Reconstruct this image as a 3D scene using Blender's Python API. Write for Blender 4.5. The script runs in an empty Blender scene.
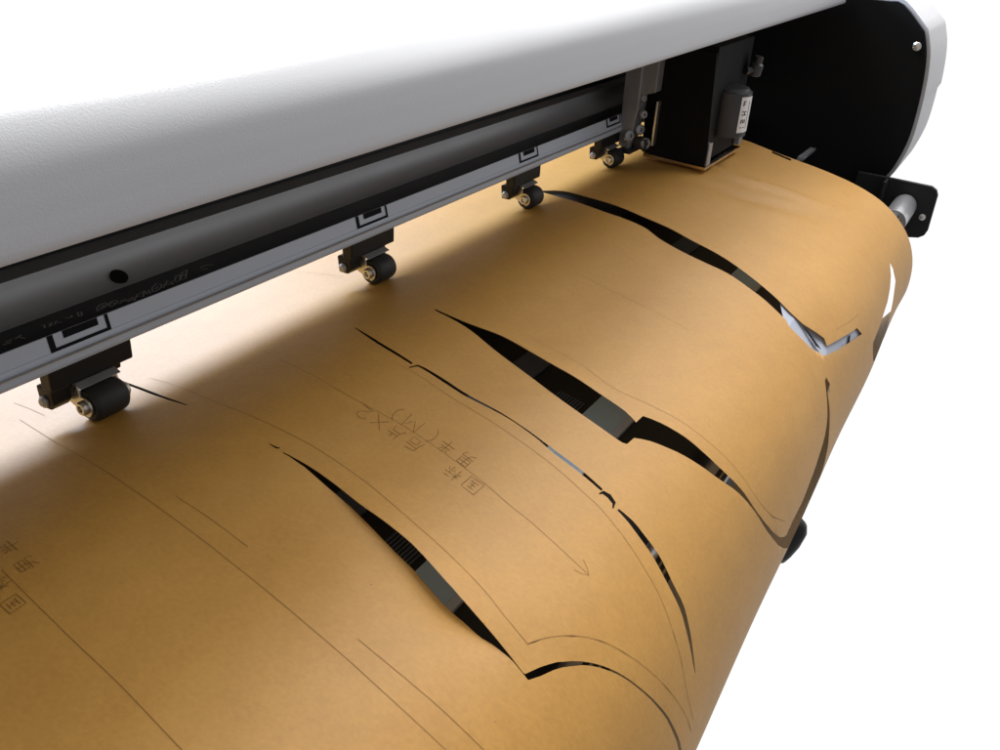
import bpy, bmesh, math, random
from mathutils import Vector, Matrix
from mathutils.geometry import delaunay_2d_cdt
random.seed(4)
sc = bpy.context.scene
COL = sc.collection
# ------------------------------------------------------------------ measured sheet data (0.1 mm: x along the beam, s along the sheet)
SAGS=[([316,950,321,991,324,1029,327,1076,327,1128,325,1167,320,1209,314,1252,307,1295,297,1339,286,1385,274,1430,263,1474,254,1515,246,1554,238,1594,228,1637,218,1674,208,1712,197,1752,184,1793,169,1837,153,1876,136,1917,118,1958,100,1999,84,2036,70,2070,58,2104,48,2133,39,2160,31,2188,24,2217,16,2248,9,2281,2,2313,-4,2345,-9,2370,-18,2412,-25,2444,-32,2473,-39,2502,-44,2521],-0.0058,0.018,1,0.72,0.0045),([2148,616,2142,663,2137,728,2137,799,2141,866,2148,916,2158,967,2169,1019,2178,1070,2182,1120,2179,1185,2169,1250,2156,1312,2144,1367,2126,1445,2110,1516,2099,1574,2091,1636,2081,1700,2072,1751,2062,1805,2051,1858,2041,1908,2033,1957,2026,2005,2018,2048,2010,2086,1984,2144,1962,2180],-0.0035,0.012,1,0.6,0.003),([5088,-154,5126,-115,5177,-58,5208,13,5200,98,5165,197,5125,304,5106,384,5087,466,5067,550,5050,631,5034,711,5023,790,5017,866,5016,935,5019,1018,5021,1095,5015,1175,4993,1262,4961,1351,4929,1438,4903,1521,4881,1601,4858,1676,4834,1742,4810,1802,4781,1867,4748,1939,4714,2014,4680,2089,4646,2166,4612,2243,4583,2312,4543,2400,4518,2461],-0.0025,0.01,1,0.65,0.002),([6937,78,6960,122,6995,180,7035,251,7080,327,7125,407,7156,488,7168,569,7158,663,7137,759,7116,854,7099,946,7091,1035,7099,1119,7120,1199,7148,1279,7179,1357,7210,1433,7236,1508,7255,1580,7263,1662,7264,1738,7264,1812,7270,1885,7295,1961,7337,2032,7400,2109,7480,2187,7565,2260,7646,2323,7709,2368],0.0042,0.007,0,0.4,0),([6370,623,6392,676,6435,747,6489,830,6536,917,6558,979,6573,1048,6584,1120,6592,1194,6599,1267,6610,1337,6633,1417,6663,1496,6696,1573,6730,1649,6762,1722,6791,1793,6816,1862,6842,1929,6872,1995,6912,2060,6967,2130,7039,2203,7116,2274,7191,2335,7248,2378],-0.003,0.011,0,0.45,0)]
CUTS=[[5088,-154,5126,-115,5177,-58,5208,13,5200,98,5165,197,5125,304,5106,384,5087,466,5067,550,5050,631,5034,711,5023,790,5017,866,5016,935,5019,1018,5021,1095,5015,1175,4993,1262,4961,1351,4929,1438,4903,1521,4881,1601,4858,1676,4834,1742,4810,1802,4781,1867,4748,1939,4714,2014,4680,2089,4646,2166,4612,2243,4583,2312,4543,2400,4518,2461,4508,2592,4571,2690,4642,2789,4602,2846,4872,2896,5076,2932,5297,2971,5429,2992,5512,3072,5303,3034,5112,3002,4934,2973,4767,2946,4599,2907,4441,2870,4323,2758,4306,2694,4298,2632,4299,2576,4307,2519,4356,2476,4373,2422,4404,2346,4440,2268,4469,2197,4495,2125,4522,2057,4550,1996,4576,1938,4597,1874,4606,1815,4612,1751,4616,1687,4624,1627,4635,1560,4647,1499,4664,1433,4687,1354,4713,1270,4739,1196,4786,1116,4828,1042,4839,981,4841,916,4837,848,4830,776,4824,697,4831,613,4856,521,4890,423,4921,331,4962,212,4999,98,5032,-32,5051,-132],[2148,616,2142,663,2137,728,2137,799,2141,866,2148,916,2158,967,2169,1019,2178,1070,2182,1120,2179,1185,2169,1250,2156,1312,2144,1367,2126,1445,2110,1516,2099,1574,2091,1636,2081,1700,2072,1751,2062,1805,2051,1858,2041,1908,2033,1957,2026,2005,2018,2048,2010,2086,1984,2144,1962,2180,2061,2184,2078,2227,2096,2289,2105,2339,2113,2391,2119,2442,2121,2485,2121,2527,2121,2568,2124,2606,2127,2643,2133,2687,2142,2724,2155,2770,2170,2818,2184,2861,2194,2904,2202,2945,2212,2987,2230,3027,2271,3095,2329,3167,2390,3234,2516,3333,2623,3393,2713,3429,2761,3419,2890,3410,3007,3416,3149,3416,3224,3406,3306,3395,3392,3379,3477,3367,3567,3353,3644,3333,3734,3318,3810,3300,3888,3275,3948,3247,3999,3215,4043,3178,4080,3138,4115,3098,4171,3036,4217,2992,4272,2981,4298,3046,4182,3063,4151,3109,4130,3167,4095,3221,4059,3271,4026,3325,4018,3387,4002,3442,3980,3503,3958,3557,3960,3631,4006,3707,3920,3707,3846,3707,3743,3707,3629,3708,3499,3703,3343,3670,3220,3666,3114,3672,3015,3671,2910,3646,2676,3504,2497,3380,2380,3276,2291,3176,2253,3117,2225,3060,2201,3004,2177,2956,2155,2906,2132,2857,2105,2813,2075,2768,2048,2722,2026,2677,2008,2629,1991,2585,1975,2544,1960,2502,1942,2458,1924,2421,1906,2381,1888,2344,1872,2311,1838,2262,1812,2233,1724,2227,1711,2201,1714,2171,1720,2131,1730,2085,1741,2037,1753,1990,1764,1945,1776,1900,1790,1854,1804,1807,1819,1759,1836,1710,1853,1662,1873,1611,1894,1558,1916,1501,1935,1450,1954,1396,1972,1340,1990,1284,2007,1229,2022,1177,2041,1117,2061,1058,2081,1000,2097,944,2108,890,2114,819,2117,746,2122,680,2130,630],[316,950,321,991,324,1029,327,1076,327,1128,325,1167,320,1209,314,1252,307,1295,297,1339,286,1385,274,1430,263,1474,254,1515,246,1554,238,1594,228,1637,218,1674,208,1712,197,1752,184,1793,169,1837,153,1876,136,1917,118,1958,100,1999,84,2036,70,2070,58,2104,48,2133,39,2160,31,2188,24,2217,16,2248,9,2281,2,2313,-4,2345,-9,2370,-18,2412,-25,2444,-32,2473,-39,2502,-44,2521,-42,2531,-5,2545,44,2560,85,2580,126,2597,161,2619,196,2644,235,2673,274,2708,310,2745,343,2787,364,2815,384,2845,405,2880,423,2911,443,2947,464,2984,484,3019,509,3061,532,3108,553,3153,574,3213,600,3276,617,3331,635,3387,652,3446,677,3525,712,3598,636,3527,618,3470,602,3405,593,3360,583,3310,570,3265,549,3203,531,3147,513,3103,493,3061,471,3019,453,2985,434,2950,415,2916,398,2885,377,2851,356,2821,334,2789,299,2752,262,2715,222,2683,178,2653,129,2625,81,2605,9,2582,-54,2551,-50,2533,-45,2506,-38,2476,-34,2448,-29,2410,-25,2375,-26,2324,-20,2297,-8,2264,5,2225,14,2190,26,2150,39,2110,52,2072,66,2036,80,1999,94,1963,111,1924,126,1885,136,1848,145,1811,155,1772,168,1732,181,1691,195,1649,208,1606,222,1560,236,1511,248,1465,258,1425,268,1369,276,1324,283,1276,292,1220,298,1182,305,1138,311,1093,311,1055,313,996,309,957],[1598,384,1582,433,1559,502,1536,575,1517,635,1498,721,1487,792,1478,862,1472,914,1451,921,1455,870,1463,801,1472,731,1490,646,1508,586,1536,512,1567,439,1590,387],[1416,927,1480,949,1487,998,1487,1062,1484,1127,1479,1172,1472,1216,1465,1262,1459,1314,1455,1361,1452,1412,1450,1466,1445,1519,1439,1569,1430,1617,1419,1664,1410,1708,1400,1752,1390,1793,1376,1842,1362,1888,1349,1932,1337,1975,1327,2018,1317,2059,1308,2100,1299,2140,1287,2183,1274,2227,1263,2266,1255,2292,1235,2292,1240,2266,1250,2228,1261,2184,1271,2142,1280,2103,1289,2062,1298,2020,1311,1977,1326,1934,1343,1890,1361,1844,1376,1795,1388,1754,1399,1710,1410,1666,1418,1620,1425,1573,1429,1523,1431,1471,1432,1418,1433,1368,1434,1321,1439,1269,1445,1223,1451,1179,1455,1135,1462,1070,1467,1005,1466,958,1409,934],[1206,2291,1247,2299,1254,2339,1224,2382,1172,2394,1167,2388,1199,2375,1217,2338,1220,2308,1200,2297],[1196,2414,1195,2448,1193,2490,1185,2529,1171,2572,1162,2606,1153,2645,1142,2686,1130,2718,1116,2750,1102,2782,1089,2812,1078,2854,1070,2891,1059,2928,1040,2962,1020,2993,1001,3027,980,3061,960,3095,945,3127,930,3157,919,3177,913,3173,918,3149,928,3116,940,3086,955,3049,972,3011,986,2981,1003,2949,1017,2915,1027,2878,1036,2839,1048,2798,1058,2767,1070,2735,1082,2703,1095,2674,1107,2636,1118,2598,1129,2564,1144,2523,1158,2487,1170,2447,1179,2414],[7427,2967,7459,3044,7453,3175,7320,3237,7213,3305,7092,3371,7040,3462,7122,3611,7083,3710,6774,3708,6521,3707,6024,3508,5878,3365,5878,3281,6113,3265,6374,3253,6609,3231,6856,3210,7095,3150,7282,3068],[316,859,321,902,330,918,325,922,310,908,311,861],[325,-203,327,-152,330,-82,331,-36,331,16,329,73,328,126,326,188,324,245,322,284,316,288,314,253,312,200,311,141,311,88,310,32,310,-18,310,-65,308,-136,307,-188],[8591,1103,8580,1227,8560,1351,8486,1363,8506,1239,8519,1116]]
PEN=[[-245,-286,-248,-250,-254,-198,-260,-138,-267,-74,-275,-9,-282,51,-288,102,-296,171,-302,226,-307,277,-312,330,-317,380,-322,427,-328,484,-337,559,-342,597,-346,638,-351,682,-354,727,-357,772,-359,816,-361,859,-362,900,-363,938,-364,974,-365,1015,-366,1053,-368,1090,-370,1126,-372,1162,-374,1197,-378,1233,-381,1270,-385,1307,-389,1342,-393,1378,-398,1413,-403,1449,-409,1487,-415,1528,-422,1570,-428,1601,-433,1632,-439,1665,-444,1699,-450,1732,-456,1766,-462,1800,-468,1834,-473,1868,-479,1900,-485,1932,-490,1962,-495,1992,-500,2022,-505,2051,-510,2080,-515,2108,-519,2137,-523,2164,-527,2191,-530,2216,-533,2242,-536,2264,-538,2285,-541,2314,-544,2344,-545,2368,-547,2391,-548,2415,-549,2435,-549,2454,-550,2476,-551,2501,-552,2527,-552,2551,-553,2577,-553,2594,-552,2610],[-257,834,-257,858,-257,892,-256,931,-256,973,-255,1015,-256,1054,-257,1095,-259,1138,-262,1182,-265,1223,-268,1258,-270,1283],[-392,1972,-395,1994,-399,2021,-404,2053,-408,2088,-412,2123,-416,2157,-419,2188,-421,2217,-424,2244,-426,2272,-428,2298,-429,2324,-431,2350,-433,2379,-434,2402,-436,2426,-437,2451,-438,2480,-438,2504,-439,2527,-438,2551,-438,2571,-436,2601,-433,2628,-430,2653,-428,2676,-425,2689],[-1003,690,-1008,728,-1015,781,-1021,828,-1024,857,-1027,883,-1031,929,-1034,955,-1036,985,-1039,1019,-1042,1055,-1046,1092,-1049,1129,-1052,1165,-1055,1199,-1058,1231,-1060,1262,-1063,1293,-1066,1323,-1069,1355,-1073,1387,-1077,1422,-1082,1460,-1086,1487,-1091,1516,-1096,1547,-1101,1579,-1106,1611,-1112,1644,-1117,1675,-1122,1705,-1127,1734,-1131,1760,-1135,1784,-1138,1805,-1145,1847,-1151,1881,-1156,1907,-1159,1928,-1162,1943],[432,-125,436,-90,442,-40,447,20,447,85,443,141,436,203,429,266,424,327,421,384,420,435,420,483,421,531,423,581,424,635,426,678,428,723,432,769,437,814,443,859,448,901,452,940,455,982,457,1021,458,1059,457,1097,456,1135,454,1174,451,1215,446,1257,440,1299,433,1342,425,1386,415,1430,403,1475,389,1521,374,1567,359,1613,344,1658,329,1702,315,1745,302,1787,289,1830,275,1871,262,1911,249,1952,237,1987,226,2022,214,2056,203,2090,193,2122,183,2153,173,2182,160,2220,148,2255,135,2287,124,2318,115,2346,105,2383,96,2418,89,2449,84,2472],[84,2472,114,2483,156,2500,200,2520,231,2541,263,2559,295,2585,325,2608,353,2632,379,2658,404,2687,428,2720,451,2753,473,2789,495,2824,517,2861,538,2900,558,2939,579,2979,600,3020,622,3061,647,3110,672,3162,695,3208,728,3275,747,3333,768,3375],[986,321,978,368,969,435,958,509,948,578,938,641,930,702,924,760,922,813,922,861,923,906,925,950,928,998,931,1038,934,1079,937,1121,940,1167,939,1215,938,1258,934,1304,929,1351,922,1400,914,1450,904,1502,895,1548,883,1596,871,1646,859,1695,847,1741,836,1784,825,1822,808,1876,793,1919,779,1957,766,1996,756,2035,748,2071,740,2108,731,2149,722,2181,713,2215,704,2251,695,2286,687,2319,680,2349,672,2393,665,2435,661,2471,658,2494],[718,2434,690,2469,658,2494,636,2468,622,2432],[1386,862,1388,896,1392,946,1393,1011,1390,1051,1385,1097,1379,1146,1372,1197,1366,1246,1359,1290,1353,1349,1347,1401,1341,1454,1332,1511,1325,1554,1316,1598,1307,1642,1297,1688,1287,1733,1277,1777,1266,1822,1254,1867,1242,1911,1230,1955,1218,1997,1206,2037,1191,2084,1176,2131,1161,2175,1148,2215,1137,2249,1125,2301,1109,2349,1096,2380,1082,2415,1066,2451,1052,2487,1039,2520,1023,2559,1009,2595,994,2630,981,2664,969,2699,958,2732,947,2766,934,2799,919,2833,903,2866,887,2899,874,2928,861,2959,850,2988,841,3012,832,3035,821,3061,811,3086,798,3119,791,3145,784,3180,779,3222,789,3269,794,3310,801,3340],[2339,1249,2338,1287,2336,1342,2330,1406,2325,1459,2319,1518,2309,1580,2293,1645,2273,1700,2247,1758,2222,1816,2200,1873,2186,1927,2183,1978,2186,2027,2194,2075,2202,2122,2209,2169,2214,2215,2220,2261,2227,2306,2232,2350,2236,2396,2238,2436,2240,2478,2242,2517,2246,2558,2250,2598,2255,2634,2261,2685,2267,2729,2272,2774,2276,2818,2280,2858,2282,2901,2286,2942,2299,2984,2333,3041,2381,3104,2438,3163,2612,3279,2894,3420],[3482,1004,3481,1046,3479,1104,3476,1173,3472,1244,3466,1310,3462,1369,3460,1428,3456,1487,3452,1545,3445,1603,3436,1662,3425,1723,3414,1782,3404,1836,3396,1881,3382,1960,3376,2006],[-159,-457,-154,-407,-149,-342,-149,-275,-149,-223],[2103,-540,2125,-509,2155,-465,2183,-415,2206,-354,2226,-289,2239,-242],[4930,2827,5220,2880,5429,2909,5610,2932]]
WRITING=[[708,1833,714,1804,720,1775,726,1746,777,1745,828,1745,821,1774,814,1804,808,1834,757,1833,708,1833],[737,1811,747,1768],[763,1809,771,1770],[787,1816,799,1763],[742,1789,793,1789],[777,1781,788,1772],[757,1702,765,1669],[729,1687,778,1686,828,1685],[763,1687,794,1703],[765,1685,791,1669],[746,1661,754,1624],[772,1666,782,1616],[777,1641,834,1640,826,1649],[793,1652,813,1661],[798,1630,823,1619],[801,1345,801,1376,800,1406],[800,1406,850,1406,886,1417],[825,1405,832,1368,839,1331],[850,1388,859,1339,902,1336,892,1386,850,1388],[804,1270,859,1267,903,1284],[839,1268,844,1236,848,1203],[809,1237,844,1234],[866,1266,873,1217,914,1213],[907,1163,878,1141,849,1118,820,1096],[812,1172,846,1144,881,1115,916,1086],[840,1064,823,1053,818,1030,832,1002,853,998,877,1014,896,1036,914,1058,918,1018,923,978],[870,1683,878,1650,885,1618,937,1616,929,1649,922,1682,870,1683],[896,1682,903,1650,911,1617],[878,1650,929,1649],[937,1690,946,1651,955,1611,993,1616,983,1629],[932,1649,964,1656,980,1685],[901,1540,927,1526],[911,1487,933,1501],[934,1545,941,1512,949,1478],[960,1556,970,1511,980,1465],[899,1514,956,1511,1013,1509],[918,1402,943,1420,977,1423,1013,1416,1047,1394],[1043,1307,1004,1308,965,1310,927,1311,974,1286,1022,1260,982,1242,941,1224,1000,1216,1060,1209],[933,1166,965,1144,1001,1136,1036,1137,1063,1154],[-1120,904,-1119,872,-1118,840,-1095,838,-1071,837,-1048,836,-1049,869,-1051,901,-1074,902,-1098,903,-1120,904],[-1103,887,-1101,855],[-1085,885,-1084,856],[-1067,889,-1065,850],[-1102,871,-1084,870,-1066,870],[-1079,864,-1072,857],[-964,756,-962,727,-958,698,-923,699,-927,729,-930,758,-964,756],[-947,757,-944,728,-941,698],[-962,727,-927,729],[-919,766,-915,731,-911,695,-885,701,-891,713],[-925,729,-903,736,-890,764],[-937,619,-920,606],[-931,566,-916,581],[-915,625,-910,593,-905,559],[-897,636,-891,592,-884,547],[-938,593,-913,593,-888,592,-862,592],[-1066,782,-1064,756],[-1087,771,-1064,769,-1041,768,-1017,766],[-1063,770,-1040,781],[-1062,768,-1045,755],[-1077,750,-1075,722],[-1059,753,-1056,714],[-1058,734,-1037,732,-1017,730,-1022,738],[-1045,742,-1030,748],[-1044,724,-1027,715]]
PATCH=[[4581,2359,4735,2503,4800,2777,5118,2854,5573,2943,5863,3192,5025,3054,4437,2931,4213,2749,4225,2532]]
PATCHMARK=[[4504,2599,4519,2648,4494,2831,4442,2772],[5037,2996,5174,2967,5232,2979,5128,3013]]
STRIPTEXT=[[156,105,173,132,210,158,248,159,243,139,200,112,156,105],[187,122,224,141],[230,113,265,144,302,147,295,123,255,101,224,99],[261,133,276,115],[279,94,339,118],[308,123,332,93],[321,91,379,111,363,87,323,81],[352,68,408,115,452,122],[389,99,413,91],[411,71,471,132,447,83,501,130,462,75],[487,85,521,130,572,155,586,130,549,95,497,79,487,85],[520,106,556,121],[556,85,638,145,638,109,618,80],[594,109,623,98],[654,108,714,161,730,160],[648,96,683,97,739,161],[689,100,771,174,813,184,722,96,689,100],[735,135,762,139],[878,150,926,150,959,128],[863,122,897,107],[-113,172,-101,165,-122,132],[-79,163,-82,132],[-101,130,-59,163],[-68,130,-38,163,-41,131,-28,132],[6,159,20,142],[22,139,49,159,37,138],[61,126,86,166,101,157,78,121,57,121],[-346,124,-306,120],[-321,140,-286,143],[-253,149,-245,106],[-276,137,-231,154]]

# ---- the sheet as a bent surface: x along the beam, s along the sheet from the roller line
KN=[(.42,-.075),(.36,-.03),(.28,-.006),(.2,-.001),(.1,0.0),(0,0),(-.035,.002),(-.07,.0014),(-.118,-.0075),(-.172,-.0172),(-.2104,-.0268),(-.2403,-.0389),(-.2614,-.0533),(-.2796,-.0731),(-.2902,-.0947),(-.2945,-.115),(-.2935,-.145),(-.2800,-.174),(-.2560,-.205),(-.2150,-.234),(-.15,-.262),(-.07,-.284),(.02,-.300),(.12,-.310),(.20,-.315)]
def profile(kn,n=12):
    pts=[]
    m=len(kn)
    for i in range(m-1):
        p0=kn[max(i-1,0)];p1=kn[i];p2=kn[i+1];p3=kn[min(i+2,m-1)]
        d=lambda a,b:max(1e-6,math.hypot(a[0]-b[0],a[1]-b[1])**.5)
        t0=0;t1=t0+d(p0,p1);t2=t1+d(p1,p2);t3=t2+d(p2,p3)
        for k in range(n):
            t=t1+(t2-t1)*k/n
            q=[]
            for c in (0,1):
                A1=p1[c] if p0==p1 else (t1-t)/(t1-t0)*p0[c]+(t-t0)/(t1-t0)*p1[c]
                A2=(t2-t)/(t2-t1)*p1[c]+(t-t1)/(t2-t1)*p2[c]
                A3=p2[c] if p3==p2 else (t3-t)/(t3-t2)*p2[c]+(t-t2)/(t3-t2)*p3[c]
                B1=(t2-t)/(t2-t0)*A1+(t-t0)/(t2-t0)*A2
                B2=(t3-t)/(t3-t1)*A2+(t-t1)/(t3-t1)*A3
                q.append((t2-t)/(t2-t1)*B1+(t-t1)/(t2-t1)*B2)
            pts.append(tuple(q))
    pts.append(kn[-1])
    # resample uniform
    L=[0]
    for a,b in zip(pts,pts[1:]): L.append(L[-1]+math.hypot(b[0]-a[0],b[1]-a[1]))
    N=400; out=[];j=0
    for i in range(N+1):
        l=L[-1]*i/N
        while j<len(L)-2 and L[j+1]<l: j+=1
        f=(l-L[j])/(L[j+1]-L[j])
        out.append((pts[j][0]+f*(pts[j+1][0]-pts[j][0]),pts[j][1]+f*(pts[j+1][1]-pts[j][1])))
    return out,L[-1]
PR,PL=profile(KN)
_i0=min(range(len(PR)),key=lambda i:abs(PR[i][0])+abs(PR[i][1]))
S0=PL*_i0/400
# s measured from the roller line (y=0), positive toward user
def base(s):
    u=min(max((s+S0)/PL*400,0),399.999); i=int(u); f=u-i
    y=PR[i][0]+f*(PR[i+1][0]-PR[i][0]); z=PR[i][1]+f*(PR[i+1][1]-PR[i][1])
    i0=max(i-2,0); i1=min(i+3,400)
    ty=PR[i1][0]-PR[i0][0]; tz=PR[i1][1]-PR[i0][1]; l=math.hypot(ty,tz)
    return y,z,tz/l,-ty/l    # tangent (-1,0) -> normal (0,1)
def segd(p,a,b):
    dx,dy=b[0]-a[0],b[1]-a[1]; L2=dx*dx+dy*dy
    t=max(0,min(1,((p[0]-a[0])*dx+(p[1]-a[1])*dy)/L2)) if L2 else 0
    qx,qy=a[0]+t*dx,a[1]+t*dy
    side=dx*(p[1]-a[1])-dy*(p[0]-a[0])
    return math.hypot(p[0]-qx,p[1]-qy),t,side
def polyd(p,pl):
    best=None;acc=0;tot=sum(math.dist(a,b) for a,b in zip(pl,pl[1:]))
    for a,b in zip(pl,pl[1:]):
        l=math.dist(a,b); d,t,s=segd(p,a,b)
        if best is None or d<best[0]: best=(d,(acc+t*l)/tot,s)
        acc+=l
    return best
SAGS=[([(q[i]/1e4,q[i+1]/1e4) for i in range(0,len(q),2)],a,w,sd,pk,lf) for q,a,w,sd,pk,lf in SAGS]
_SB=[(min(p[0] for p in q)-4*w,max(p[0] for p in q)+4*w,min(p[1] for p in q)-4*w,max(p[1] for p in q)+4*w) for q,a,w,sd,pk,lf in SAGS]
def disp(x,s):
    d=.0012*math.sin(x*9.1+s*5+1)*math.sin(s*11-x*3)+.0006*math.sin(x*23-s*17)
    d*=min(1,max(0,(s-.0)/.08)) if s>0 else 0
    b=max(0,min(1,(s-.12)/.17)); b=b*b*(3-2*b); d+=.0155*b*max(0,min(1.1,(.80-x)/.80))
    for (pl,amp,w,side,pk,lift),bb in zip(SAGS,_SB):
        if not (bb[0]<x<bb[1] and bb[2]<s<bb[3]): continue
        D,t,sd=polyd((x,s),pl)
        if D>4*w: continue
        env=(max(0,min(1,t/pk)) if t<pk else max(0,(1-t)/(1-pk))) 
        env=env*env*(3-2*env)
        if side==0: d+=amp*math.sqrt(env)*math.exp(-(D/w)**2)
        elif sd*side>0:
            r=max(0,min(1,(D-.0002)/.0010)); r=r*r*(3-2*r)
            d+=env*(lift*(1-r)+amp*r*math.exp(-(D/w)**1.5))
        else: d+=lift*env*math.exp(-(D/w)**1.5)
    return d
def surf(x,s,off=0):
    y,z,ny,nz=base(s); d=disp(x,s)+off
    return (x,y+ny*d,z+nz*d)
WLO = .40
LAMPS = [('key_lamp', (1.30, -.30, 1.14), (.35, -.15, 0), (1.1, 1.1), 18),
         ('overhead_lamp', (.85, .60, 1.45), (.45, -.05, .1), (1.2, .6), 42),
         ('back_lamp', (.62, 1.25, .92), (.40, .04, 0), (1.7, .3), 92, (.72, .88, 1.18))]

# ------------------------------------------------------------------ materials
def mat(name, col, rough=.5, metal=0., spec=.5, var=.12, scale=40., bump=0., bscale=600., coat=0.):
    m = bpy.data.materials.new(name); m.use_nodes = True
    nt = m.node_tree; N = nt.nodes; L = nt.links
    b = N['Principled BSDF']
    tc = N.new('ShaderNodeTexCoord')
    nz = N.new('ShaderNodeTexNoise'); nz.inputs['Scale'].default_value = scale; nz.inputs['Detail'].default_value = 6
    L.new(tc.outputs['Object'], nz.inputs['Vector'])
    mx = N.new('ShaderNodeMix'); mx.data_type = 'RGBA'
    mx.inputs[6].default_value = (*[c*(1-var) for c in col], 1); mx.inputs[7].default_value = (*[min(1, c*(1+var)) for c in col], 1)
    L.new(nz.outputs['Fac'], mx.inputs[0]); L.new(mx.outputs[2], b.inputs['Base Color'])
    b.inputs['Roughness'].default_value = rough; b.inputs['Metallic'].default_value = metal
    b.inputs['Specular IOR Level'].default_value = spec; b.inputs['Coat Weight'].default_value = coat
    rr = N.new('ShaderNodeMapRange'); rr.inputs['To Min'].default_value = max(.02, rough-.06); rr.inputs['To Max'].default_value = min(1, rough+.08)
    L.new(nz.outputs['Fac'], rr.inputs['Value']); L.new(rr.outputs['Result'], b.inputs['Roughness'])
    if bump:
        n2 = N.new('ShaderNodeTexNoise'); n2.inputs['Scale'].default_value = bscale; n2.inputs['Detail'].default_value = 2
        L.new(tc.outputs['Object'], n2.inputs['Vector'])
        bp = N.new('ShaderNodeBump'); bp.inputs['Strength'].default_value = 1; bp.inputs['Distance'].default_value = bump
        L.new(n2.outputs['Fac'], bp.inputs['Height']); L.new(bp.outputs['Normal'], b.inputs['Normal'])
    return m

def kraft():
    m = bpy.data.materials.new('kraft_paper'); m.use_nodes = True
    nt = m.node_tree; N = nt.nodes; L = nt.links; b = N['Principled BSDF']
    tc = N.new('ShaderNodeTexCoord')
    def noise(scale, detail, sx=1, sy=1, sz=1):
        mp = N.new('ShaderNodeMapping'); mp.inputs['Scale'].default_value = (sx, sy, sz)
        L.new(tc.outputs['Object'], mp.inputs['Vector'])
        n = N.new('ShaderNodeTexNoise'); n.inputs['Scale'].default_value = scale; n.inputs['Detail'].default_value = detail
        n.inputs['Roughness'].default_value = .6
        L.new(mp.outputs['Vector'], n.inputs['Vector']); return n
    def mix(fac, a, c, f0, f1):
        r = N.new('ShaderNodeMapRange'); r.inputs['From Min'].default_value = f0; r.inputs['From Max'].default_value = f1
        L.new(fac, r.inputs['Value'])
        x = N.new('ShaderNodeMix'); x.data_type = 'RGBA'; L.new(r.outputs['Result'], x.inputs[0])
        for i, v in ((6, a), (7, c)):
            if isinstance(v, tuple): x.inputs[i].default_value = (*v, 1)
            else: L.new(v, x.inputs[i])
        return x.outputs[2]
    big = noise(9, 4); mid = noise(70, 5); fib = noise(520, 4, 1, .7, .7); spk = noise(330, 2)
    c = mix(big.outputs['Fac'], KRAFT_A, KRAFT_B, .3, .7)
    d = mix(mid.outputs['Fac'], tuple(v*.86 for v in KRAFT_A), tuple(min(1, v*1.05) for v in KRAFT_B), .3, .7)
    mm = N.new('ShaderNodeMix'); mm.data_type = 'RGBA'; mm.inputs[0].default_value = .32; L.new(c, mm.inputs[6]); L.new(d, mm.inputs[7])
    e = mix(fib.outputs['Fac'], tuple(v*.80 for v in KRAFT_A), tuple(min(1, v*1.10) for v in KRAFT_B), .3, .7)
    m2 = N.new('ShaderNodeMix'); m2.data_type = 'RGBA'; m2.inputs[0].default_value = .30; L.new(mm.outputs[2], m2.inputs[6]); L.new(e, m2.inputs[7])
    dark = tuple(v*.45 for v in KRAFT_A)
    f = mix(spk.outputs['Fac'], m2.outputs[2], dark, .765, .83)
    L.new(f, b.inputs['Base Color'])
    b.inputs['Roughness'].default_value = .55; b.inputs['Specular IOR Level'].default_value = .45
    bp = N.new('ShaderNodeBump'); bp.inputs['Strength'].default_value = .4; bp.inputs['Distance'].default_value = .00008
    L.new(fib.outputs['Fac'], bp.inputs['Height']); L.new(bp.outputs['Normal'], b.inputs['Normal'])
    tr = N.new('ShaderNodeBsdfTranslucent'); tr.inputs['Color'].default_value = (.75, .55, .33, 1)
    ms = N.new('ShaderNodeMixShader'); ms.inputs[0].default_value = .10
    L.new(b.outputs['BSDF'], ms.inputs[1]); L.new(tr.outputs['BSDF'], ms.inputs[2])
    L.new(ms.outputs['Shader'], N['Material Output'].inputs['Surface'])
    return m

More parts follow.
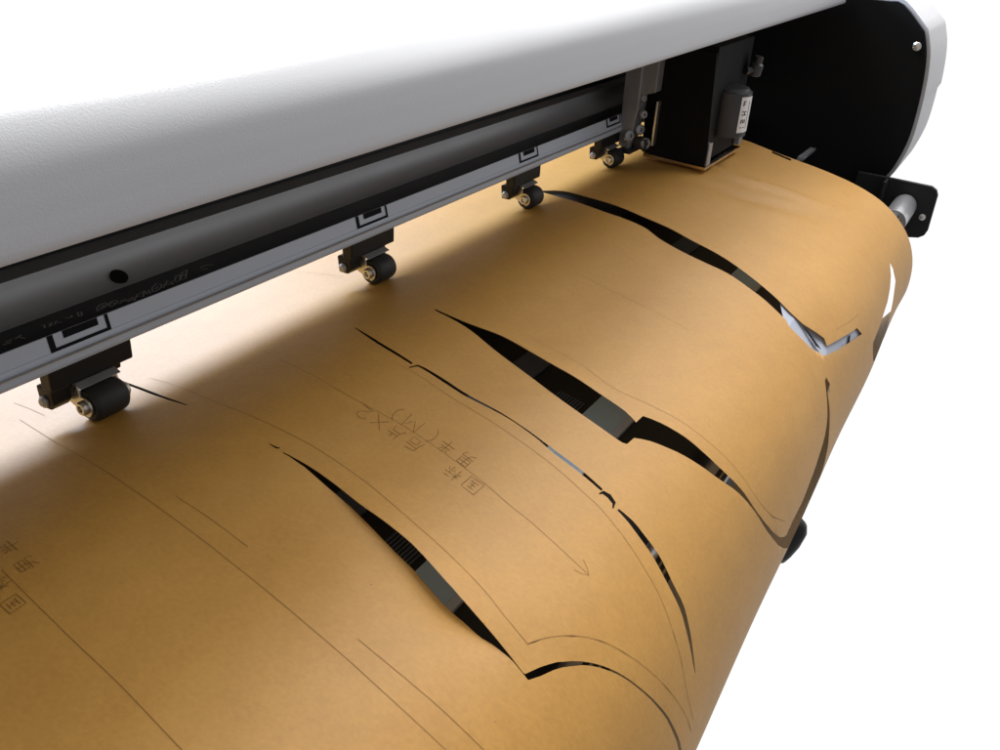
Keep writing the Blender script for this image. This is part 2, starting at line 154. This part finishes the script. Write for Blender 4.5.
KRAFT_A = (.43, .209, .033); KRAFT_B = (.515, .266, .053)
M = dict(
    kraft=kraft(),
    pen=mat('pen_ink', (.19, .095, .027), .7, spec=.2),
    cover=mat('light_grey_powder_coat', (.365, .365, .385), .38, var=.02, scale=8, bump=.00007, bscale=1250, coat=.0),
    rail=mat('satin_aluminium', (.46, .51, .60), .45, metal=.1, var=.06, scale=30),
    railbright=mat('bright_aluminium', (.55, .56, .58), .3, metal=.6, var=.05),
    web=mat('grey_anodised_beam', (.36, .37, .39), .52, metal=.55, var=.06, scale=14),
    gloss=mat('black_anodised_strip', (.008, .008, .009), .3, spec=.35),
    mark=mat('black_print', (.009, .010, .012), .8, spec=.1),
    faint=mat('reflected_text_grey', (.30, .30, .305), .5, spec=.3),
    black=mat('black_plastic', (.012, .012, .013), .45, spec=.3, bump=.00004, bscale=900),
    panel=mat('matt_black_panel', (.0055, .0055, .006), .6, spec=.12, bump=.00006, bscale=1200),
    brk=mat('brown_black_bracket', (.0085, .0075, .007), .45, spec=.28, bump=.00005, bscale=700),
    rubber=mat('dark_rubber', (.022, .021, .020), .55, spec=.35, bump=.00005, bscale=900),
    steel=mat('nickel_steel', (.60, .58, .54), .28, metal=.9, var=.1, scale=120),
    dull=mat('dull_grey_metal', (.30, .305, .32), .42, metal=.5, var=.25, scale=70),
    darkmetal=mat('dark_metal', (.05, .05, .052), .4, metal=.5, var=.2, scale=60),
    copper=mat('polished_foot_plate', (.7, .6, .5), .12, metal=1., var=.05),
    white=mat('white_label', (.72, .72, .74), .45),
    shell=mat('pale_grey_shell', (.46, .46, .48), .5, var=.03, bump=.0001),
    apron=mat('black_apron', (.010, .011, .013), .4, spec=.4),
    band=mat('grey_apron_band', (.55, .74, 1.0), .45),
    bandd=mat('dark_grey_band', (.10, .12, .16), .45),
    bandl=mat('light_grey_band', (.60, .66, .78), .5),
    tube=mat('grey_tube', (.55, .55, .57), .3, metal=.8, var=.08, scale=90),
    leg=mat('pale_lilac_grey_leg', (.34, .36, .43), .6),
)

# ------------------------------------------------------------------ helpers
def link(name, bm, m, parent=None, smooth=False, bevel=0, seg=2):
    bmesh.ops.recalc_face_normals(bm, faces=bm.faces[:])
    me = bpy.data.meshes.new(name); bm.to_mesh(me); bm.free()
    for x in (m if isinstance(m, (list, tuple)) else [m]): me.materials.append(x)
    o = bpy.data.objects.new(name, me); COL.objects.link(o)
    if parent: o.parent = parent
    if smooth:
        for p in me.polygons: p.use_smooth = True
        try: me.set_sharp_from_angle(angle=math.radians(38))
        except Exception: pass
    if bevel:
        md = o.modifiers.new('Bevel', 'BEVEL'); md.width = bevel; md.segments = seg; md.limit_method = 'ANGLE'
        md.harden_normals = False
    return o
def empty(name, loc=(0, 0, 0)):
    o = bpy.data.objects.new(name, None); COL.objects.link(o); o.location = loc; o.empty_display_size = .02; return o
def tag(o, label, cat, group=None):
    o['label'] = label; o['category'] = cat
    if group: o['group'] = group
def box(bm, x0, x1, y0, y1, z0, z1):
    vs = [bm.verts.new((x, y, z)) for x in (x0, x1) for y in (y0, y1) for z in (z0, z1)]
    for f in ((0,1,3,2),(4,6,7,5),(0,4,5,1),(2,3,7,6),(0,2,6,4),(1,5,7,3)): bm.faces.new([vs[i] for i in f])
    return vs
def cyl(bm, p0, p1, r0, r1=None, n=28):
    r1 = r0 if r1 is None else r1
    p0 = Vector(p0); p1 = Vector(p1); d = (p1-p0).normalized()
    a = d.orthogonal().normalized(); b = d.cross(a)
    A = []; B = []
    for i in range(n):
        t = 2*math.pi*i/n; v = a*math.cos(t)+b*math.sin(t)
        A.append(bm.verts.new(p0+v*r0)); B.append(bm.verts.new(p1+v*r1))
    for i in range(n): bm.faces.new((A[i], A[(i+1) % n], B[(i+1) % n], B[i]))
    bm.faces.new(A[::-1]); bm.faces.new(B)
def lathe(bm, p0, axis, prof, n=36):           # prof: (distance along the axis, radius)
    p0 = Vector(p0); d = Vector(axis).normalized(); a = d.orthogonal().normalized(); b = d.cross(a)
    rings = []
    for t, r in prof:
        rings.append([bm.verts.new(p0+d*t+(a*math.cos(2*math.pi*i/n)+b*math.sin(2*math.pi*i/n))*max(r, 1e-5)) for i in range(n)])
    for A, B in zip(rings, rings[1:]):
        for i in range(n): bm.faces.new((A[i], A[(i+1) % n], B[(i+1) % n], B[i]))
    bm.faces.new(rings[0][::-1]); bm.faces.new(rings[-1])
def prism(bm, poly, x0, x1, shift=(0, 0)):     # closed outline in the (y, z) plane, run along x
    A = [bm.verts.new((x0, y, z)) for y, z in poly]; B = [bm.verts.new((x1, y+shift[0], z+shift[1])) for y, z in poly]
    n = len(poly)
    for i in range(n): bm.faces.new((A[i], A[(i+1) % n], B[(i+1) % n], B[i]))
    bm.faces.new(A[::-1]); bm.faces.new(B)
def stroke(bm, pts, nrm, w, mi=0):             # a thin drawn line lying on a surface
    nrm = Vector(nrm); P = [Vector(p) for p in pts]; prev = None
    for i, p in enumerate(P):
        t = (P[min(i+1, len(P)-1)]-P[max(i-1, 0)]).normalized(); s = nrm.cross(t).normalized()*w/2
        cur = (bm.verts.new(p-s), bm.verts.new(p+s))
        if prev:
            f = bm.faces.new((prev[0], cur[0], cur[1], prev[1])); f.material_index = mi
        prev = cur
def arc(cx, cz, r, a0, a1, n):
    return [(cx+r*math.cos(math.radians(a0+(a1-a0)*i/n)), cz+r*math.sin(math.radians(a0+(a1-a0)*i/n))) for i in range(n+1)]
def spline(pts, n=6):
    o = []; m = len(pts)
    for i in range(m-1):
        p0, p1, p2, p3 = [Vector(pts[max(0, min(m-1, j))]) for j in (i-1, i, i+1, i+2)]
        for k in range(n):
            t = k/n; o.append(tuple(.5*((2*p1)+(p2-p0)*t+(2*p0-5*p1+4*p2-p3)*t*t+(3*p1-p0-3*p2+p3)*t**3)))
    return o+[tuple(pts[-1])]

# ------------------------------------------------------------------ the sheet of kraft paper
bm = bmesh.new()
XL, XRT, SB, SF = -.55, .86, -.40, .66
poly_cuts = [[(a[i]/1e4, a[i+1]/1e4) for i in range(0, len(a), 2)] for a in CUTS]
def area(p): return .5*sum(p[i-1][0]*p[i][1]-p[i][0]*p[i-1][1] for i in range(len(p)))
def inside(p, x, y):
    r = False
    for i in range(len(p)):
        (x0, y0), (x1, y1) = p[i-1], p[i]
        if (y0 > y) != (y1 > y) and x < (x1-x0)*(y-y0)/(y1-y0)+x0: r = not r
    return r
V2 = []; ED = []
def loop(pts):
    k = len(V2); V2.extend(Vector(p) for p in pts); n = len(pts)
    ED.extend((k+i, k+(i+1) % n) for i in range(n))
bd = []
def lin(a, b, n): return [(a[0]+(b[0]-a[0])*i/n, a[1]+(b[1]-a[1])*i/n) for i in range(n)]
bd = lin((XL, SB), (XRT, SB), 150)+lin((XRT, SB), (XRT, SF), 130)+lin((XRT, SF), (XL, SF), 150)+lin((XL, SF), (XL, SB), 130)
loop(bd)
for p in poly_cuts: loop(p)
boxes = [(min(q[0] for q in p), max(q[0] for q in p), min(q[1] for q in p), max(q[1] for q in p)) for p in poly_cuts]
def incut(x, y):
    for p, b in zip(poly_cuts, boxes):
        if b[0] <= x <= b[1] and b[2] <= y <= b[3] and inside(p, x, y): return True
    return False
x = XL+.004
while x < XRT-.002:
    fine = -.05 < x < .5
    y = SB+.004
    while y < SF-.002:
        f2 = fine and -.03 < y < .36
        if not incut(x, y): V2.append(Vector((x, y)))
        y += .0042 if f2 else .0085
    x += .0045 if fine else .0085
vo, eo, fo, *_ = delaunay_2d_cdt(V2, ED, [], 1, 1e-7)
VB = [bm.verts.new(surf(v.x, v.y)) for v in vo]
for f in fo:
    cx = sum(vo[i].x for i in f)/len(f); cy = sum(vo[i].y for i in f)/len(f)
    if incut(cx, cy): continue
    try: bm.faces.new([VB[i] for i in f])
    except ValueError: pass
for v in [v for v in bm.verts if not v.link_faces]: bm.verts.remove(v)
bmesh.ops.recalc_face_normals(bm, faces=bm.faces[:])
def penline(raw, w):
    pts = [(raw[i]/1e4, raw[i+1]/1e4) for i in range(0, len(raw), 2)]
    pts = [p for i, p in enumerate(pts) if i == 0 or math.dist(p, pts[i-1]) > 2e-4]
    prev = None
    for i, p in enumerate(pts):
        a = pts[max(0, i-1)]; b = pts[min(len(pts)-1, i+1)]; l = math.dist(a, b) or 1
        nx, ny = -(b[1]-a[1])/l*w/2, (b[0]-a[0])/l*w/2
        cur = (bm.verts.new(surf(p[0]-nx, p[1]-ny, .00022)), bm.verts.new(surf(p[0]+nx, p[1]+ny, .00022)))
        if prev:
            try:
                f = bm.faces.new((prev[0], cur[0], cur[1], prev[1])); f.material_index = 1
            except ValueError: pass
        prev = cur
for l in PEN: penline(l, .00021)
for l in WRITING: penline(l, .00029)
me = bpy.data.meshes.new('pattern_paper'); bm.to_mesh(me); bm.free()
me.materials.append(M['kraft']); me.materials.append(M['pen'])
for p in me.polygons: p.use_smooth = True
paper = bpy.data.objects.new('pattern_paper', me); COL.objects.link(paper)
tag(paper, 'brown kraft paper sheet with pen lines and curved cuts, draped over the plotter front', 'paper sheet')

# added pale patch, standing in for background showing through the far cut's forked end
bm = bmesh.new()
def flat(raw, off, mi):
    pts = [Vector((raw[i]/1e4, raw[i+1]/1e4)) for i in range(0, len(raw), 2)]; n = len(pts)
    vo, eo, fo, *_ = delaunay_2d_cdt(pts, [(i, (i+1) % n) for i in range(n)], [], 1, 1e-7)
    vs = [bm.verts.new(surf(v.x, v.y, off)) for v in vo]
    for f in fo:
        cx = sum(vo[i].x for i in f)/3; cy = sum(vo[i].y for i in f)/3
        if inside([(p.x, p.y) for p in pts], cx, cy): bm.faces.new([vs[i] for i in f]).material_index = mi
flat(PATCH[0], -.0016, 0)
for q in PATCHMARK: flat(q, -.0011, 1)
link('background_patch', bm, [M['leg'], M['mark']], paper)

# ------------------------------------------------------------------ the plotter
PL_ = empty('cutting_plotter', (0, .1, -.66))
PINV = Matrix.Translation((0, -.1, .66))
def part(name, bm, m, parent=None, **k):
    o = link(name, bm, m, parent or PL_, **k)
    if parent is None: o.matrix_parent_inverse = PINV
    return o
tag(PL_, 'large grey and black cutting plotter with a long pale cover, rail and black end panel', 'plotter')
XA, XB = -.62, 1.012
# cover: bent sheet housing with a rounded upper edge
front = [(-.1090, .1372), (-.1096, .1387), (-.1095, .1412), (-.1040, .1800)]
top = spline([(-.1082, .1470), (-.1064, .1555), (-.1034, .1642), (-.0965, .1725), (-.0855, .1793), (-.060, .1890), (.0, .2070), (.10, .2300), (.14, .230), (.16, .215)], 7)
cv = front[:-1]+top+[(.165, .1386), (-.1075, .1366)]
bm = bmesh.new(); prism(bm, cv, XA, 1.006, (-.0170, .0138))
part('cover', bm, M['cover'], smooth=True)
# beam: black strip, concave fillet and grey web
YF, ZF = .0255, .0506
bm = bmesh.new()
prism(bm, [(.0062, ZF-.0002), (YF, ZF), (YF, ZF-.006), (.0075, ZF-.006)], XA, XB)
strip = part('beam_strip', bm, M['gloss'])
bm = bmesh.new()
fl = [(YF+.0002, ZF+.0001)]+arc(YF+.001, ZF+.0145, .0145, -88, -2, 14)[1:]+[(.0412, .0668), (.0530, .0672), (.062, .0672), (.062, .046), (YF+.0002, .0448)]
prism(bm, fl, XA, XB)
beam = part('beam', bm, M['web'], smooth=True)
bm = bmesh.new(); cyl(bm, (.0480, .0338+.002, .0525-.0035), (.0480, .0338-.00075, .0525+.0013), .0047, n=32)
part('screw_hole', bm, M['panel'], beam)
bm = bmesh.new(); box(bm, XA, XB, .0545, .0612, .0675, .1375)
part('rear_wall', bm, M['black'], beam)
# mirrored label reflection in the strip, drawn as grey strokes
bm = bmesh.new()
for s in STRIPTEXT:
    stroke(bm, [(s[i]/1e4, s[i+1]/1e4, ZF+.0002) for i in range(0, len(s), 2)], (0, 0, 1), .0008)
part('reflected_lettering', bm, M['faint'], strip)
# guide rail
rp = [(.0058, .0502), (.00395, .0421), (.0036, .0421), (.0029, .0404), (.0033, .0400), (.0021, .0385), (.0017, .0352), (.0022, .0335), (.0105, .0335), (.0120, .0370), (.0120, .0450), (.0072, .0502)]
bm = bmesh.new(); prism(bm, rp, XA, XB)
rail = part('guide_rail', bm, M['rail'])
bm = bmesh.new(); prism(bm, [(.0027, .0394), (.0012, .0388), (.0012, .0383), (.0024, .0381)], XA, XB)
part('bright_edge', bm, M['railbright'], rail)
d_ = Vector((0, .0058-.00395, .0502-.0421)).normalized(); n_ = Vector((0, -d_.z, d_.y)); o_ = Vector((0, .00395, .0421))
def onrail(x, t, k): return o_+Vector((x, 0, 0))+d_*t+n_*k
for xc in (.0, .2330, .4560, .6362):
    bm = bmesh.new()
    def quad(x0, x1, t0, t1): bm.faces.new([bm.verts.new(onrail(xc+a, b, .00025)) for a, b in ((x0, t0), (x1, t0), (x1, t1), (x0, t1))])
    h = .0083
    quad(-.0172, .0172, -.0001, .0016)
    quad(-.0172, -.0140, .0016, h); quad(.0152, .0172, .0016, h)
    quad(-.0088, .0110, .0046, h)
    part('position_mark', bm, M['mark'], rail)
# platen and apron under the sheet
bm = bmesh.new(); prism(bm, [(-.028, -.0035), (.0, -.003), (.10, -.004), (.30, -.012), (.30, -.06), (-.028, -.06)], XA, XB)
part('platen', bm, M['apron'])
def offs(s0, s1, off, n, th):
    A = []; B = []
    for i in range(n+1):
        s = s0+(s1-s0)*i/n; y, z, ny, nz = base(s)
        A.append((y+ny*off, z+nz*off)); B.append((y+ny*(off-th), z+nz*(off-th)))
    return A+B[::-1]
bm = bmesh.new(); prism(bm, offs(.030, .335, -.038, 26, .004), XA, .868)
apron = part('apron', bm, M['apron'], smooth=True)
bm = bmesh.new(); prism(bm, offs(.111, .129, -.0355, 3, .0022), XA, .868); part('apron_band', bm, M['bandd'], apron)
bm = bmesh.new(); prism(bm, offs(.176, .2015, -.0345, 4, .0032), XA, .868); part('apron_band', bm, M['band'], apron)
bm = bmesh.new(); prism(bm, offs(.2015, .2065, -.0335, 2, .0042), XA, .868); part('apron_band', bm, M['bandl'], apron)
bm = bmesh.new()
for k in range(9):
    prism(bm, offs(.150+k*.0024, .1512+k*.0024, -.0368, 1, .001), XA, .25)
part('ribbed_strip', bm, M['bandd'], apron)
# front support tube and its bracket
TY, TZ = -.2555, -.0735
bm = bmesh.new(); cyl(bm, (XA, TY, TZ), (.995, TY, TZ), .0085, n=40); tube = part('support_tube', bm, M['tube'], smooth=True)
bm = bmesh.new(); lathe(bm, (.905, TY, TZ), (1, 0, 0), [(0, .0125), (.0, .0145), (.083, .0145), (.085, .0135), (.088, .0135)])
part('tube_collar', bm, M['tube'], tube, smooth=True)
for dz in (-.0065, .0035):
    bm = bmesh.new(); prism(bm, arc(TY, TZ, .0090, 130+dz*3000, 148+dz*3000, 3)+arc(TY, TZ, .0080, 148+dz*3000, 130+dz*3000, 3), XA, .99)
    part('tube_reflection_streak', bm, M['apron'], tube)  # dark strips standing in for the reflection stripes along the tube
br = [(-.190, -.044), (-.215, -.0440), (-.280, -.0455), (-.2865, -.049), (-.2895, -.0555), (-.2895, -.101), (-.287, -.108), (-.281, -.1125), (-.25, -.118), (-.19, -.118)]
bm = bmesh.new(); prism(bm, br, .996, 1.002); brk = part('roller_bracket', bm, M['black'], bevel=.001)
bm = bmesh.new(); box(bm, .975, .9955, -.2285, -.2255, -.1, -.0455); part('bracket_flange', bm, M['black'], brk, bevel=.0006)
bm = bmesh.new(); lathe(bm, (.9955, -.2791, -.0848), (-1, 0, 0), [(0, .004), (.002, .004), (.0032, .0022)], 20); part('bolt', bm, M['steel'], brk, smooth=True)
# end panel, its rim and the shell behind
oc = spline([(-.1763, .158), (-.1918, .1562), (-.2228, .1291)], 3)+spline([(-.2228, .1291), (-.2314, .1049), (-.2361, .0738), (-.2378, .0355), (-.2364, -.0007), (-.2287, -.0329), (-.2206, -.0501), (-.205, -.078), (-.190, -.105)], 6)[1:]
outl = [(.32, .158)]+oc+[(.32, -.105)]
bm = bmesh.new(); prism(bm, outl, 1.0145, 1.0205); panel = part('end_panel', bm, M['panel'], bevel=.0008)
def grow(pl, k):
    o = []
    for i, (y, z) in enumerate(pl):
        a = Vector(pl[i-1]); b = Vector(pl[(i+1) % len(pl)]); t = (b-a).normalized(); o.append((y-t.y*k*-1*-1, z+t.x*k) if False else (y+(-t.y)*-k, z+t.x*-k))
    return o
g = grow(outl, .0042)
if g[8][0] > outl[8][0]: g = grow(outl, -.0042)
bm = bmesh.new()
gA = [bm.verts.new((1.0185, y, z)) for y, z in g]
gB = [bm.verts.new((1.0225, y-.0006, z)) for y, z in g]
gC = [bm.verts.new((1.150, y-(.003 if z > .05 else .0), z)) for y, z in g]
gD = [bm.verts.new((1.156, y+.006, z*.98)) for y, z in g]
n = len(g)
for A, B in ((gA, gB), (gB, gC), (gC, gD)):
    for i in range(n): bm.faces.new((A[i], A[(i+1) % n], B[(i+1) % n], B[i]))
bm.faces.new(gA[::-1]); bm.faces.new(gD)
part('end_shell', bm, M['shell'], smooth=True)
for y, z in ((-.2190, .1114), (-.2071, -.0567)):
    bm = bmesh.new(); lathe(bm, (1.0144, y, z), (-1, 0, 0), [(0, .0052), (.001, .0052), (.0028, .0036), (.0034, .0012)], 24)
    part('screw', bm, M['steel'], panel, smooth=True)
bm = bmesh.new(); box(bm, .935, .9475, -.133, -.1175, -.0305, -.0285)
bmesh.ops.rotate(bm, verts=bm.verts[:], cent=(.94, -.125, -.0295), matrix=Matrix.Rotation(math.radians(-32), 3, 'X'))
box(bm, .9475, 1.0145, -.128, -.121, -.032, -.028)
bm2 = bmesh.new(); box(bm2, XA, .879, .206, .211, -.32, -.0605); part('rear_light_blocker', bm2, M['panel'])  # unseen black sheet, added to keep rear light from under the paper
bm2 = bmesh.new(); box(bm2, .880, .884, -.215, .20, -.30, -.075); part('side_light_blocker', bm2, M['panel'])  # unseen black sheet, added to stop side light under the paper
part('end_stop', bm, M['dull'])
# stand leg that carries the end
bm = bmesh.new(); prism(bm, [(-.10, -.20), (-.165, -.20), (-.150, -.60), (-.11, -.60)], .965, 1.025); leg = part('stand_leg', bm, M['leg'], bevel=.003)
bm = bmesh.new(); box(bm, .975, 1.012, -.215, -.08, -.628, -.6002)
lathe(bm, (1.0, -.225, -.583), (0, .16, -1), [(0, .004), (.002, .011), (.008, .018), (.02, .0225), (.045, .0215), (.07, .0165), (.084, .012), (.090, .006), (.091, .001)], 30)
part('foot', bm, M['brk'], leg, smooth=True)

# ------------------------------------------------------------------ pinch rollers under the rail
def pinch_roller():
    root = empty('pinch_roller')
    AZ = .0091
    bm = bmesh.new()
    prism(bm, [(.0045, .0332), (.0045, .0212), (.0128, .0205), (.0135, .0332)], -.0242, .0242)
    b = link('bracket', bm, M['brk'], root, bevel=.0010)
    bm = bmesh.new(); prism(bm, [(.0060, .0215), (.0060, .0135), (.0090, .0098), (.0165, .0098), (.0180, .0215)], -.0238, -.0128)
    link('screw_post', bm, M['brk'], root, bevel=.0010)
    bm = bmesh.new(); prism(bm, [(.0085, .0215), (.0085, .0165), (.0150, .0140), (.0160, .0215)], -.0126, .0192)
    link('pivot_block', bm, M['brk'], root, bevel=.0010)
    bm = bmesh.new(); lathe(bm, (-.0239, .0125, .0140), (-1, 0, 0), [(0, .0032), (.0010, .0032), (.0022, .0018)], 18)
    link('screw', bm, M['dull'], b, smooth=True)
    bm = bmesh.new(); prism(bm, [(.0088, .0200), (.0040, .0206), (.0002, .0190), (-.0002, .0197), (.0040, .0214), (.0088, .0208)], -.0119, .0119)
    link('fork_bar', bm, M['dull'], root, bevel=.0002)
    for sx in (-1, 1):
        bm = bmesh.new()
        pl = [(.0140, .0202), (.0035, .0207)]+arc(0, AZ, .0056, 70, 250, 14)+[(.0140, .0105)]
        prism(bm, pl, sx*.0112-.0006, sx*.0112+.0006); link('fork_arm', bm, M['steel'], root, bevel=.0002)
        bm = bmesh.new(); lathe(bm, (sx*.0119, 0, AZ), (sx, 0, 0), [(0, .0038), (.0016, .0038), (.0024, .0030), (.0024, .0019), (.0010, .0017)], 22)
        link('axle_bolt', bm, M['steel'], root, smooth=True)
    bm = bmesh.new(); lathe(bm, (-.0101, 0, AZ), (1, 0, 0), [(0, .004), (.0, .0074), (.0012, .0086), (.0026, .0091), (.0176, .0091), (.0190, .0086), (.0202, .0074), (.0202, .004)], 48)
    link('wheel', bm, M['rubber'], root, smooth=True)
    return root
first = pinch_roller()
ROLL = [(.0040, 'nearest and largest pinch roller, at the left end of the rail'),
        (.2345, 'pinch roller second from the left, with a bright fork arm on its wheel'),
        (.4570, 'small pinch roller just behind the pointed start of the long curved cut'),
        (.6365, 'smallest and farthest pinch roller, right beside the black cutting carriage')]
def copy_tree(o, parent=None):
    c = o.copy(); COL.objects.link(c); c.parent = parent
    for ch in list(o.children): copy_tree(ch, c)
    return c
for i, (x, lab) in enumerate(ROLL):
    r = first if i == 0 else copy_tree(first)
    r.location = (x, 0, 0); tag(r, lab, 'pinch roller', 'pinch rollers under the rail')

# ------------------------------------------------------------------ the cutting carriage
CA = empty('cutting_carriage', (.74, -.05, .01)); CI = Matrix.Translation((-.74, .05, -.01))
tag(CA, 'black box-shaped cutting carriage with white motor label hanging from the beam', 'carriage')
def cpart(name, bm, m, parent=None, **k):
    o = link(name, bm, m, parent or CA, **k)
    if parent is None: o.matrix_parent_inverse = CI
    return o
bm = bmesh.new(); prism(bm, [(-.012, .012), (-.080, .0085), (-.080, .125), (-.010, .125)], .681, .800)
body = cpart('body', bm, M['panel'], bevel=.001)
bm = bmesh.new(); prism(bm, [(-.014, .0105), (-.0845, .0068), (-.0852, .024), (-.079, .120), (-.012, .120)], .6785, .6808)
side = cpart('side_plate', bm, M['panel'], bevel=.0004)
bm = bmesh.new(); prism(bm, [(-.0165, .0060), (-.0860, .0035), (-.0860, .0062), (-.0165, .0095)], .6775, .800)
cpart('foot_plate', bm, M['copper'])
bm = bmesh.new(); box(bm, .681, .692, -.0862, -.0802, .0068, .030); cpart('corner_bracket', bm, M['dull'], bevel=.0006)
bm = bmesh.new(); box(bm, .789, .8015, -.0862, -.0802, .0098, .030); cpart('corner_bracket', bm, M['dull'], bevel=.0006)
bm = bmesh.new(); lathe(bm, (.742, -.079, .030), (0, .0, 1), [(0, .022), (.001, .0245), (.046, .0245), (.047, .022), (.050, .0205), (.052, .010)], 44)
motor = cpart('motor', bm, M['darkmetal'], smooth=True)
bm = bmesh.new()
cx, cy, r = .742, -.079, .0248
ang = [math.radians(-128+i*5) for i in range(11)]
A = [bm.verts.new((cx+r*math.cos(a), cy+r*math.sin(a), .036)) for a in ang]; B = [bm.verts.new((cx+r*math.cos(a), cy+r*math.sin(a), .073)) for a in ang]
for i in range(10): bm.faces.new((A[i], A[i+1], B[i+1], B[i]))
lab = cpart('label', bm, M['white'], motor, smooth=True)
bm = bmesh.new(); rr = r+.0002
def lq(a0, a1, z0, z1):
    a0 = math.radians(a0); a1 = math.radians(a1)
    bm.faces.new([bm.verts.new((cx+rr*math.cos(a), cy+rr*math.sin(a), z)) for a, z in ((a0, z0), (a1, z0), (a1, z1), (a0, z1))])
for a0, z0, a1, z1 in ((-121, .064, -118, .069), (-121, .068, -112, .069), (-118, .0655, -114, .0663), (-121, .054, -106, .0552), (-121, .0575, -106, .0585), (-114, .0552, -111, .0575),
                       (-121, .046, -118, .050), (-115, .046, -112, .050), (-109, .046, -106, .050), (-121, .041, -105, .0419), (-99, .040, -97, .069)):
    lq(a0, a1, z0, z1)
cpart('label_print', bm, M['mark'], motor)
bm = bmesh.new(); lathe(bm, (.792, -.088, .086), (0, -.15, 1), [(0, .006), (.001, .0075), (.012, .0075), (.014, .005), (.020, .005), (.021, .0035)], 24)
cyl(bm, (.780, -.082, .092), (.792, -.0895, .092), .004)
cpart('knob', bm, M['darkmetal'], smooth=True)
# grey slide plate on the left of the carriage
bm = bmesh.new()
prism(bm, [(.004, .018), (-.0075, .016), (-.0130, .060), (-.0120, .125), (.006, .125)], .655, .6775)
slide = cpart('slide_plate', bm, M['dull'], bevel=.0008)
bm = bmesh.new(); prism(bm, [(-.0105, .070), (-.0270, .076), (-.0270, .125), (-.0105, .125)], .662, .6778)
cpart('upper_plate', bm, M['dull'], bevel=.0006)
bm = bmesh.new(); box(bm, .6705, .6782, -.0285, -.0262, .020, .066); cpart('plate_edge', bm, M['steel'], bevel=.0004)
for (x, y, z, r0, h) in ((.6545, -.006, .030, .006, .004), (.6645, -.0125, .036, .0055, .005), (.6645, -.0135, .052, .0045, .006), (.668, -.0185, .022, .006, .006), (.6645, -.0125, .068, .0035, .004)):
    bm = bmesh.new(); lathe(bm, (x, y, z), (-.5, -.8, .1), [(0, r0), (h*.8, r0), (h, r0*.75), (h, r0*.4), (h*.6, r0*.38)], 20)
    cpart('bolt', bm, M['dull'], slide, smooth=True)
bm = bmesh.new(); box(bm, .650, .676, -.012, .002, .012, .0165); box(bm, .662, .6775, -.024, -.010, .016, .027)
cpart('guide_block', bm, M['darkmetal'], bevel=.0006)

# ------------------------------------------------------------------ camera
R = Matrix((( .5059816967636226, -.8604563027464327, .05997894300623), (-.3769563640888989, -.28313823344268496, -.8818937806424496), (.7758133938732192, .4236126672172289, -.46761724311665653)))
cam = bpy.data.cameras.new('camera'); co = bpy.data.objects.new('camera', cam); COL.objects.link(co)
m4 = Matrix.Identity(4)
for i in range(3):
    m4[i][0] = R[0][i]; m4[i][1] = -R[1][i]; m4[i][2] = -R[2][i]
m4[0][3], m4[1][3], m4[2][3] = -.25314424, -.36886068, .25096006
co.matrix_world = m4
cam.sensor_width = 36; cam.lens = 36*.91997; cam.clip_start = .01; cam.clip_end = 100
sc.camera = co

# ------------------------------------------------------------------ light: a white studio surround and soft lamps
w = bpy.data.worlds.new('World'); sc.world = w; w.use_nodes = True
N = w.node_tree.nodes; L = w.node_tree.links; bg = N['Background']
tc = N.new('ShaderNodeTexCoord')
dp = N.new('ShaderNodeVectorMath'); dp.operation = 'DOT_PRODUCT'; dp.inputs[1].default_value = Vector((.80, .52, .12)).normalized()
L.new(tc.outputs['Generated'], dp.inputs[0])
rp_ = N.new('ShaderNodeMapRange'); rp_.interpolation_type = 'SMOOTHSTEP'
rp_.inputs['From Min'].default_value = -.15; rp_.inputs['From Max'].default_value = .45
rp_.inputs['To Min'].default_value = WLO; rp_.inputs['To Max'].default_value = 1.05
L.new(dp.outputs['Value'], rp_.inputs['Value'])
L.new(rp_.outputs['Result'], bg.inputs['Strength']); bg.inputs['Color'].default_value = (1, 1, 1, 1)
def area_lamp(name, loc, tgt, size, power, col=(1, 1, 1)):
    l = bpy.data.lights.new(name, 'AREA'); l.shape = 'RECTANGLE'; l.size, l.size_y = size; l.energy = power; l.color = col
    o = bpy.data.objects.new(name, l); COL.objects.link(o); o.location = loc
    o.rotation_euler = (Vector(tgt)-Vector(loc)).to_track_quat('-Z', 'Y').to_euler(); return o
for a in LAMPS: area_lamp(*a)
sc.view_settings.view_transform = 'Standard'; sc.view_settings.look = 'None'; sc.view_settings.exposure = 0; sc.view_settings.gamma = 1
